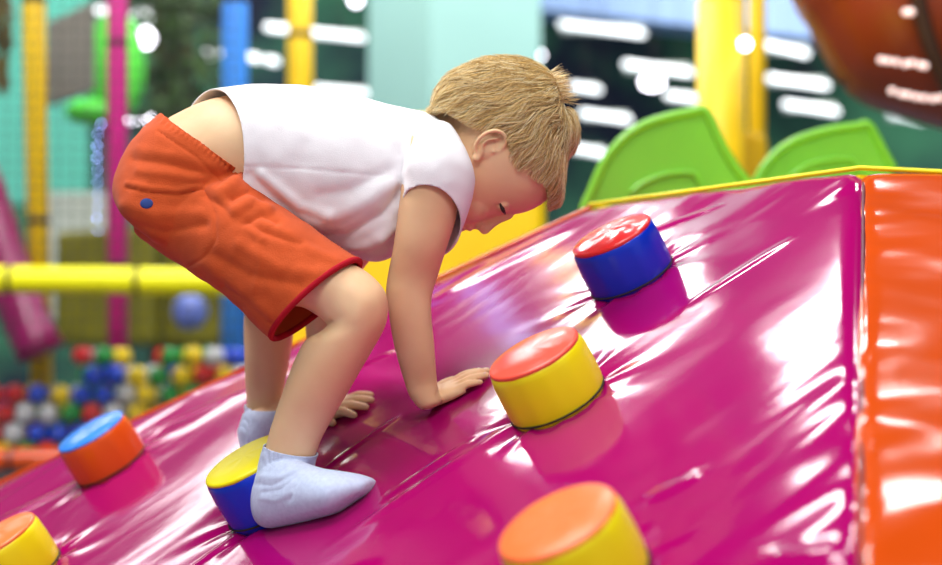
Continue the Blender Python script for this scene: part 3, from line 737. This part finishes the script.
cyl_pole('padded_pole', 117, DN, .038, zpix(117, DN, 3.2), zpix(117, DN, 0), M['pole_m'], 'magenta foam-padded pole left of the child', 'pole', x1=118, ties=(.3, .55))
cyl_pole('padded_pole', 237, DN, .047, zpix(237, DN, 3.2), zpix(232, DN, 0), M['pole_b'], 'blue foam-padded pole above the child', 'pole', x1=233, ties=(.3, .6))
cyl_pole('padded_pole', 300, 6.0, .050, zpix(300, 6, 3.2), zpix(300, 6, 0), M['pole_y'], 'yellow foam-padded pole above the back of the child', 'pole', ties=(.3, .6))
def hbar(name, x0, y0, x1, y1, d, r_, material, label, ties=()):
    a, b = P(x0, y0, d), P(x1, y1, d); t = empty(name, a); tag(t, label, 'bar')
    mb = MB(); mb.tube([a, b], r_, 24); mb.build('foam_sleeve', material, t)
    for q in ties:
        c = P(q, y0+(y1-y0)*(q-x0)/(x1-x0), d); mb = MB(); dv = (b-a).normalized()*.008; mb.tube([c-dv, c+dv], r_*1.03, 24, cap=False); mb.build('cable_tie', M['thread'], t)
hbar('padded_rail', -200, 276.5, 236, 282, 4.9, .044, M['bar_y'], 'bright yellow padded rail running across in front of the netting', (11, 138))
hbar('padded_rail', -200, 458, 120, 460, 4.9, .038, M['orange'], 'orange padded rail below the ball pit', (12,))
# netting
mb = MB(); x0, x1 = -250, 240
pa, pb = P(x0, 0, 5.06), P(x1, 0, 5.06); sp = .045; zt, zb = 2.4, .03
k = 0; xx = pa.x
while xx < pb.x: mb.box((xx, 5.06, (zt+zb)/2), (.0035, .0035, zt-zb)); xx += sp
zz = zb
while zz < zt: mb.box(((pa.x+pb.x)/2, 5.06, zz), (pb.x-pa.x, .0035, .0035)); zz += sp
tag(mb.build('safety_net', M['net'], smooth=False), 'square-mesh dark safety netting hung in front of the ball pit', 'net')
# ball pit base and balls
mb = MB(); mb.box((-1.35, 5.23, .13), (1.35, .28, .26)); tag(mb.build('ball_pit_base', mat('pit_base', (60, 60, 66), .7)), 'low dark padded base that holds the coloured balls', 'platform')
cols = {'red': (214, 24, 34), 'blue': (20, 70, 210), 'green': (20, 150, 60), 'yellow': (244, 210, 10), 'white': (214, 216, 220)}
BM_ = {k: mat(k+'_ball_plastic', v, .3, .5, noise=.02) for k, v in cols.items()}
protos = {}
R = .035
def ball(colr, c):
    if colr not in protos:
        mb = MB(); mb.ell((0, 0, 0), (Vector((R, 0, 0)), Vector((0, R, 0)), Vector((0, 0, R))), 20, 12)
        o = mb.build('plastic_ball', BM_[colr]); protos[colr] = o
    else:
        o = protos[colr].copy(); COL.objects.link(o)
    o.location = c; tag(o, f'{colr} plastic ball in the ball pit heap behind the netting', 'ball', f'{colr} balls in the ball pit')
xl = P(-12, 400, 5.2).x; xr = P(252, 400, 5.2).x
rs = random.Random(3); pal = ['red', 'blue', 'green', 'yellow', 'white', 'blue', 'white', 'yellow', 'green']
for lay in range(6):
    for row in range(2):
        nx = int((xr-xl)/.0755)
        for i in range(nx):
            x = xl+(i+.5*((lay+row) % 2))*.0755
            t = i/nx
            top = .64 + .035*math.sin(t*7+1)+.03*math.sin(t*19)
            z = .262+R+lay*.066+rs.uniform(0, .006)
            if z > top+row*.04 + rs.uniform(-.02, .02) or (row == 0 and rs.random() < .04): continue
            bx_, by_, _ = pix(Vector((x, 5.2, z)))
            if -16 < bx_ < 82 and by_ < 379: continue
            ball(rs.choice(pal) if t > .12 or rs.random() < .4 else rs.choice(['red', 'blue', 'red']), (x+rs.uniform(-.002, .002), 5.16+row*.09+rs.uniform(-.008, .008), z))
ball('blue', (P(67, 342, 5.2).x, 5.22, .70)) if False else None
# things behind the net
def panel(name, pts, d0, thick, material, label, cat, kind=None, rough=None, bevel=.01):
    mb = MB(); f = [P(x, y, d0) for x, y in pts]; bk = [p+Vector((0, thick, 0)) for p in f]; n_ = len(pts)
    mb.add(f+bk, [tuple(range(n_)), tuple(range(n_, 2*n_))[::-1]]+[(i, (i+1) % n_, (i+1) % n_+n_, i+n_) for i in range(n_)])
    o = mb.build(name, material, smooth=False, bevel=bevel)
    return tag(o, label, cat) if kind is None else tag(o, kind=kind)
M['teal2'] = mat('sea_green_panel', (96, 196, 176), .6, .3, noise=.04, nscale=3)
M['grey_panel'] = mat('grey_panel', (128, 126, 118), .7, .3, noise=.08, nscale=6)
M['lime'] = mat('lime_inflatable', (92, 226, 72), .35, .4, noise=.05, nscale=5, emit=(92, 236, 72), estr=0.0)
M['olive'] = mat('olive_plastic', (122, 116, 20), .6, .3, noise=.15, nscale=7)
M['white_w'] = mat('off_white_panel', (190, 198, 190), .7, .3, noise=.06)
M['leaf'] = mat('dark_leaves', (58, 84, 40), .7, .3, noise=.5, nscale=9)
panel('wall_panel', [(-60, -60), (88, -60), (88, 205), (-60, 205)], 7.2, .08, M['teal2'], 'sea-green wall panel behind the netting at the upper left', 'panel')
panel('low_wall', [(40, 192), (105, 192), (105, 320), (40, 320)], 7.0, .08, M['white_w'], 'off-white low wall seen through the netting under the green panel', 'panel')
panel('hanging_board', [(47, 22), (94, 0), (94, 90), (47, 106)], 5.9, .03, M['grey_panel'], 'grey tilted board hanging behind the netting between yellow and magenta poles', 'board')
mb = MB(); c = P(116, 66, 6.4); mb.ell(c, (RIGHT*.125, FWD*.1, UPV*.24)); mb.ell(P(93, 112, 6.4), (RIGHT*.12, FWD*.1, UPV*.06)); t = empty('inflatable_shape', c); tag(t, 'bright lime green rounded inflatable beside the magenta pole', 'inflatable'); mb.build('balloon_skin', M['lime'], t); mb = MB(); mb.tube([c+Vector((0, 0, .2)), Vector((c.x, c.y, 5))], .002, 6); mb.build('hanging_wire', M['thread'], t)
panel('storage_bin', [(55, 232), (150, 226), (150, 345), (55, 345)], 6.6, .3, M['olive'], 'olive yellow box standing behind the ball pit netting', 'box', bevel=.03)
panel('storage_bin', [(160, 240), (228, 240), (228, 345), (160, 345)], 6.8, .3, M['olive'], 'olive brown box behind the netting nearest the blue pole', 'box', bevel=.03)
# jungle trunk with leaves
t = empty('artificial_tree', Vector((P(176, 330, 7.4).x, 7.4, 0))); tag(t, 'brown artificial jungle tree with dark leaves behind the magenta pole', 'tree')
mb = MB(); mb.tube([Vector((P(176, 345, 7.4).x, 7.4, .12)), P(174, 240, 7.4), P(178, 120, 7.4), P(172, 20, 7.4), P(178, -60, 7.4)], [.13, .11, .09, .10, .12], 16, sub=4); mb.build('trunk', mat('brown_bark', (82, 66, 42), .9, .2, noise=.3, nscale=9), t)
mb = MB(); rs2 = random.Random(4)
for i in range(420):
    c = P(rs2.gauss(178, 24), rs2.uniform(-40, 150), 7.2+rs2.uniform(-.3, .3)); a = Vector([rs2.gauss(0, 1) for _ in range(3)]).normalized(); b = a.orthogonal().normalized()
    l, w_ = rs2.uniform(.05, .09), rs2.uniform(.015, .03); nn = a.cross(b)*.006
    mb.add([c-a*l, c+b*w_+nn, c+a*l, c-b*w_+nn], [(0, 1, 2, 3)])
mb.build('foliage', M['leaf'], t, smooth=False, fixn=False)
t = empty('artificial_plant', P(4, 100, 5.6)); tag(t, 'brown-green hanging foliage at the extreme upper left edge', 'plant')
mb = MB()
for i in range(60):
    c = P(rs2.gauss(2, 5), rs2.uniform(-20, 50) if i < 40 else rs2.uniform(60, 85), 5.5+rs2.uniform(-.1, .1)); a = Vector((rs2.gauss(0, .3), rs2.gauss(0, .3), 1)).normalized(); b = a.orthogonal().normalized(); l, w_ = .05, .016
    mb.add([c-a*l, c+b*w_, c+a*l, c-b*w_], [(0, 1, 2, 3)])
t2_ = t; q_ = P(2, 10, 5.5); mb2 = MB(); mb2.tube([q_, Vector((q_.x, q_.y, 5))], .003, 6); mb2.build('hanging_cord', M['thread'], t)
mb.build('foliage', mat('bronze_leaves', (96, 84, 36), .7, noise=.3), t, smooth=False, fixn=False)
# plum slide at far left
mb = MB(); rr = []
for (xa, ya, xb, yb, d_) in [(-60, 150, -20, 130, 5.5), (-30, 235, 6, 188, 5.4), (-8, 300, 20, 235, 5.35), (6, 332, 36, 285, 5.3), (14, 352, 52, 322, 5.25), (20, 364, 64, 342, 5.2)]:
    A, B = P(xa, ya, d_), P(xb, yb, d_); C = (A+B)/2; a = (B-A)/2
    rr.append([C + a*math.cos(q) + Vector((0, .09, 0))*math.sin(q) for q in [2*PI*j/24 for j in range(24)]])
mb.rings(rr); tag(mb.build('tube_slide', M['slide_m']), 'plum-coloured plastic slide curving down at the left edge behind the rail', 'slide')
# coloured bits in the middle, between rail and ball pit
mb = MB(); mb.ell(P(190, 312, 5.9), (RIGHT*.07, FWD*.07, UPV*.07)); c = P(190, 312, 5.9); t = empty('hanging_ball', c); tag(t, 'lilac-blue ball hanging behind the netting above the ball heap', 'ball'); mb.build('ball_skin', mat('lilac_blue', (110, 130, 215), .4, noise=.2, nscale=15), t); mb = MB(); mb.tube([c+Vector((0, 0, .05)), Vector((c.x, c.y, 5))], .002, 6); mb.build('hanging_cord', M['thread'], t)

# teal column
t0 = P(368, 100, 8.0); t1 = P(430, 100, 7.6); t2 = P(541, 100, 7.9)
mb = MB()
foot = [Vector((t0.x, t0.y, 0)), Vector((t1.x, t1.y, 0)), Vector((t2.x, t2.y, 0)), Vector((t0.x+t2.x-t1.x, t0.y+t2.y-t1.y+.1, 0))]
mb.add(foot+[v+Vector((0, 0, 5)) for v in foot], [(0, 1, 2, 3), (7, 6, 5, 4)]+[(i, (i+1) % 4, (i+1) % 4+4, i+4) for i in range(4)])
tag(mb.build('column', M['teal'], smooth=False), 'broad pale teal square column behind the head of the child', 'column')
# pale blue bulkhead
panel('bulkhead', [(541, -345), (960, -345), (960, 54), (541, 10)], 9.9, .3, M['band'], 'pale blue bulkhead beam along the top of the dark glazing', 'beam')
# yellow padded block behind the arms
mb = MB(); a = P(285, 111, 3.7); b = P(547, 111, 3.7)
for_ = [Vector((a.x, a.y, a.z)), Vector((b.x, b.y, b.z))]
mb.box(((a.x+b.x)/2, a.y+.2, a.z/2), (b.x-a.x, .4, a.z)); tag(mb.build('padded_barrier', vinyl('yellow_pad', (255, 212, 0), .35, .3, 6), bevel=.03), 'large yellow padded block behind the slope under the chin of the child', 'padded block')
# yellow posts right
cyl_pole('padded_post', 721, 4.6, .074, 2, zpix(721, 4.6, 0), M['pole_y'], 'thick yellow padded post between the two green seats', 'post', ties=(.3,))
mb = MB(); c = P(721, 2, 4.6); mb.ell(c, (Vector((.074, 0, 0)), Vector((0, .074, 0)), Vector((0, 0, .03)))); o = mb.build('post_cap', M['pole_y'], bpy.data.objects['padded_post'])
cyl_pole('padded_post', 757, 4.9, .028, zpix(757, 4.9, 3.0), zpix(757, 4.9, 0), M['pole_y'], 'thin yellow post right beside the thick yellow post', 'post')
panel('post_bracket', [(738, 128), (768, 136), (770, 200), (738, 200)], 4.72, .1, M['pole_y'], 'yellow block joining the feet of the two yellow posts', 'bracket', bevel=.015)
# green moulded seats on the deck
def seat(outl, d, wdt, label, inner_):
    t = empty('rocker_seat', P(outl[0][0], outl[0][1], d)); tag(t, label, 'seat', None)
    f = [P(x, y, d) for x, y in outl]; n_ = len(f); bk = [p+Vector((.035, wdt, 0)) for p in f]
    mb = MB(); mb.add(f+bk, [tuple(range(n_)), tuple(range(n_, 2*n_))[::-1]]+[(i, (i+1) % n_, (i+1) % n_+n_, i+n_) for i in range(n_)])
    mb.build('side_panel', M['green'], t, bevel=.012, bseg=4)
    mb = MB(); mb.tube([P(x, y, d-.004) for x, y in inner_], .006, 10, sub=4); mb.build('moulded_rib', M['green'], t)
    mb = MB(); mb.tube([P(x, y, d+.0) for x, y in outl[:-3]], .010, 12, sub=2); mb.build('rolled_rim', M['green'], t)
def curve(pts, sub=4): return [(v.x, v.y) for v in spline([Vector((x, y, 0)) for x, y in pts], [1]*len(pts), sub)[0]]
o1 = curve([(584, 208), (592, 190), (603, 165), (620, 142), (642, 126), (668, 117), (692, 112), (702, 110), (709, 117), (722, 145), (736, 168), (752, 188)], 3)+[(756, 222), (700, 230), (584, 232)]
seat(o1, 3.05, .13, 'green moulded plastic seat left of the yellow posts, the larger one', [(632, 192), (645, 182), (668, 174), (692, 173), (698, 180), (702, 190)])
o2 = curve([(752, 190), (764, 168), (780, 150), (802, 138), (830, 130), (858, 126), (866, 124), (873, 131), (882, 148), (893, 168)], 3)+[(897, 216), (840, 222), (752, 222)]
seat(o2, 3.3, .13, 'green moulded plastic seat right of the yellow posts, under the rust slide', [(792, 176), (806, 166), (828, 160), (850, 160), (856, 168)])
# rust slide, upper right
t = empty('spiral_slide', P(880, 60, 4.3)); tag(t, 'rust-orange plastic slide hanging into the upper right corner', 'slide')
mb = MB(); rr = []
low_ = curve([(775, -60), (797, 0), (814, 28), (832, 62), (850, 87), (872, 103), (905, 114), (945, 126), (1000, 140)], 4)
nn_ = len(low_)
for i, (x, y) in enumerate(low_):
    pr = []
    for (k, dd) in ((0, 4.2), (.05, 4.12), (.3, 4.0), (.7, 3.95), (1, 4.0)):
        tx, ty = 960+20*k, -80
        pr.append(P(x+(tx-x)*k*.8, y+(ty-y)*k, dd))
    back = [p+Vector((0, .05, .0)) for p in pr[::-1]]
    rr.append(pr+back)
mb.rings(rr); mb.build('slide_shell', M['slide'], t)
mb = MB(); mb.tube([P(912, -40, 3.93), P(920, 10, 3.95), (P(932, 50, 3.97)), P(950, 90, 4.0)], .022, 12, sub=4); mb.build('joint_flange', mat('dark_joint', (70, 40, 24), .5), t); mb = MB(); q0 = P(930, 20, 4.05); mb.tube([q0, Vector((q0.x, q0.y, 5.0))], .01, 8); mb.build('hanging_rod', M['thread'], t)

# glowing tubes: right-hand ones model reflections in the dark glazing, left ones lights
tubes = [(562, 24, 642, 34, 'topmost long tube reflection right of the teal column'), (626, 64, 690, 73, 'long tube reflection just above the brightest round lamp'), (668, 95, 694, 99, 'short tube reflection against the left side of the thick yellow post'),
         (582, 113, 628, 120, 'long tube reflection just right of the crown of the head'), (572, 86, 598, 90, 'short tube reflection beside the tuft of hair'), (574, 148, 604, 154, 'lowest tube reflection between the hair and the left green seat'),
         (764, 44, 806, 54, 'upper tube reflection between the thin yellow post and the rust slide'), (770, 78, 826, 86, 'middle one of three stacked tube reflections right of the thin yellow post'), (786, 104, 836, 112, 'lowest tube reflection just above the right green seat'), (892, 113, 922, 120, 'tube reflection half hidden under the rust slide'),
         (268, 27, 290, 30, 'short tube light between the blue and yellow poles'), (310, 32, 362, 38, 'long tube light right of the yellow pole above the back'), (318, 89, 366, 94, 'long tube light touching the outline of the back, left of the teal column'),
         (98, 10, 150, 17, 'tube light crossing behind the top of the magenta pole'), (206, 54, 222, 56, 'small tube light left of the blue pole'), (250, 57, 258, 59, 'smaller of two tube lights low between the blue and yellow poles'), (268, 60, 276, 62, 'tube light low and close to the yellow pole above the back'), (76, 108, 88, 109, 'small tube light under the grey board')]
def hang(p, parent, k=.0025):
    mb = MB(); mb.tube([p, Vector((p.x, p.y, 5.0))], k, 6); mb.build('hanging_wire', M['thread'], parent)
for i, (x0, y0, x1, y1, lbl) in enumerate(tubes):
    d = 9.0 if x0 > 540 else 8.6
    a, b = P(x0, y0, d), P(x1, y1, d); t = empty('tube_or_reflection', (a+b)/2)
    tag(t, lbl, 'light', 'white tube lights in the dark background')
    mb = MB(); mb.tube([a, b], .020, 12); mb.build('lit_tube', M['tube'], t)
    mb = MB(); mb.box((a+b)/2+Vector((0, .055, .01)), ((b-a).length, .05, .04)); mb.build('tube_housing', M['white_w'], t, smooth=False)
    hang((a+b)/2+Vector((0, .055, .02)), t)
for (x, y, r_, d, lbl) in [(145, 38, .042, 6.6, 'round white lamp glowing beside the magenta pole'), (652, 82, .040, 8.2, 'brightest round lamp among the tube reflections right of the head'), (356, 0, .03, 8.4, 'small round lamp at the top edge above the child'),
                       (745, 44, .018, 4.5, 'small round lamp shining by the thin yellow post'), (540, 55, .02, 8.6, 'faint round lamp at the right edge of the teal column')]:
    mb = MB(); c = P(x, y, d); mb.ell(c, (RIGHT*r_*(1.5 if x == 652 else 1), FWD*r_, UPV*r_)); t = empty('round_lamp', c); tag(t, lbl, 'lamp'); mb.build('lamp_globe', M['bulb'], t); hang(c, t)
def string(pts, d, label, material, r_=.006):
    P3 = [P(x, y, d) for x, y in pts]; t = empty('lights_or_glints', P3[0]); tag(t, label, 'string lights')
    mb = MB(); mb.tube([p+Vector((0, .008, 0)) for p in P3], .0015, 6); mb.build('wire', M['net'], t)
    for p in P3: mb = MB(); mb.ell(p, (RIGHT*r_, FWD*r_, UPV*r_), 10, 6); mb.build('bulb_or_glint', material, t)
string([(101, 124), (98, 134), (97, 146), (97, 158), (98, 170), (98, 182), (98, 194), (98, 206), (97, 218), (98, 231)], 5.2, 'vertical string of small blue-white lights left of the magenta pole', M['bluebulb'], .005)
string([(128, 121), (134, 122), (140, 121), (147, 120), (151, 117)], 5.3, 'short row of small white lights right of the magenta pole', M['bulb'])
string([(881, 60), (888, 61), (896, 62), (905, 64), (912, 63), (920, 65), (925, 66)], 3.85, 'upper row of small reflected glints across the rust slide', M['glint'], .009)  # glowing beads on a wire stand in for reflections of distant lights
string([(892, 91), (901, 94), (908, 95), (916, 97), (924, 98), (933, 99), (941, 98)], 3.85, 'lower row of small reflected glints across the rust slide', M['glint'], .009)
string([(906, 12), (911, 12)], 3.85, 'pair of small reflected glints near the top of the rust slide', M['glint'], .010)

# ================================================================== LIGHT
wd = bpy.data.worlds.new('hall_air'); SC.world = wd; wd.use_nodes = True
wd.node_tree.nodes['Background'].inputs[0].default_value = (.95, .97, 1, 1); wd.node_tree.nodes['Background'].inputs[1].default_value = .5
def area(x, y, z, sx, sy, power, rot=(0, 0, 0), col=(1, .985, .97)):
    l = bpy.data.lights.new('ceiling_or_fill_light', 'AREA'); l.shape = 'RECTANGLE'; l.size = sx; l.size_y = sy; l.energy = power; l.color = col
    o = bpy.data.objects.new('ceiling_or_fill_light', l); COL.objects.link(o); o.location = (x, y, z); o.rotation_euler = rot; return o
area(-1.2, 1.2, 4.2, 2.4, 1.2, 100)
area(1.6, .3, 4.2, 2.0, 1.0, 60)
area(-.6, -1.6, 3.6, 2.4, 1.0, 95, (math.radians(35), 0, 0))  # added fill from the camera side, no known lamp
area(-.15, 5.6, 4.7, 1.0, .6, 50)
area(-1.4, 7.5, 4.7, 1.6, .8, 110)
area(-5.0, 10.0, 4.7, 3.0, 1.0, 90)
area(3.5, 9.6, 4.7, 2.4, .8, 80)
area(2.4, 4.4, 4.7, .7, .3, 20)
area(-2.2, 2.4, 4.5, 2.4, .8, 170, (math.radians(38), 0, 0))  # added fill, tilted to brighten the net and ball pit
area(.3, 3.0, 4.5, 1.6, .5, 60, (math.radians(42), 0, 0))  # added fill, turned towards the background
area(-.5, 5.4, 4.5, 3.0, .6, 105, (math.radians(48), 0, 0))  # added fill for the column and back wall, faces away from the slope
area(3.0, 6.5, 4.5, 2.4, .6, 230, (math.radians(48), 0, 0))  # added fill to lift the dark wall on the right
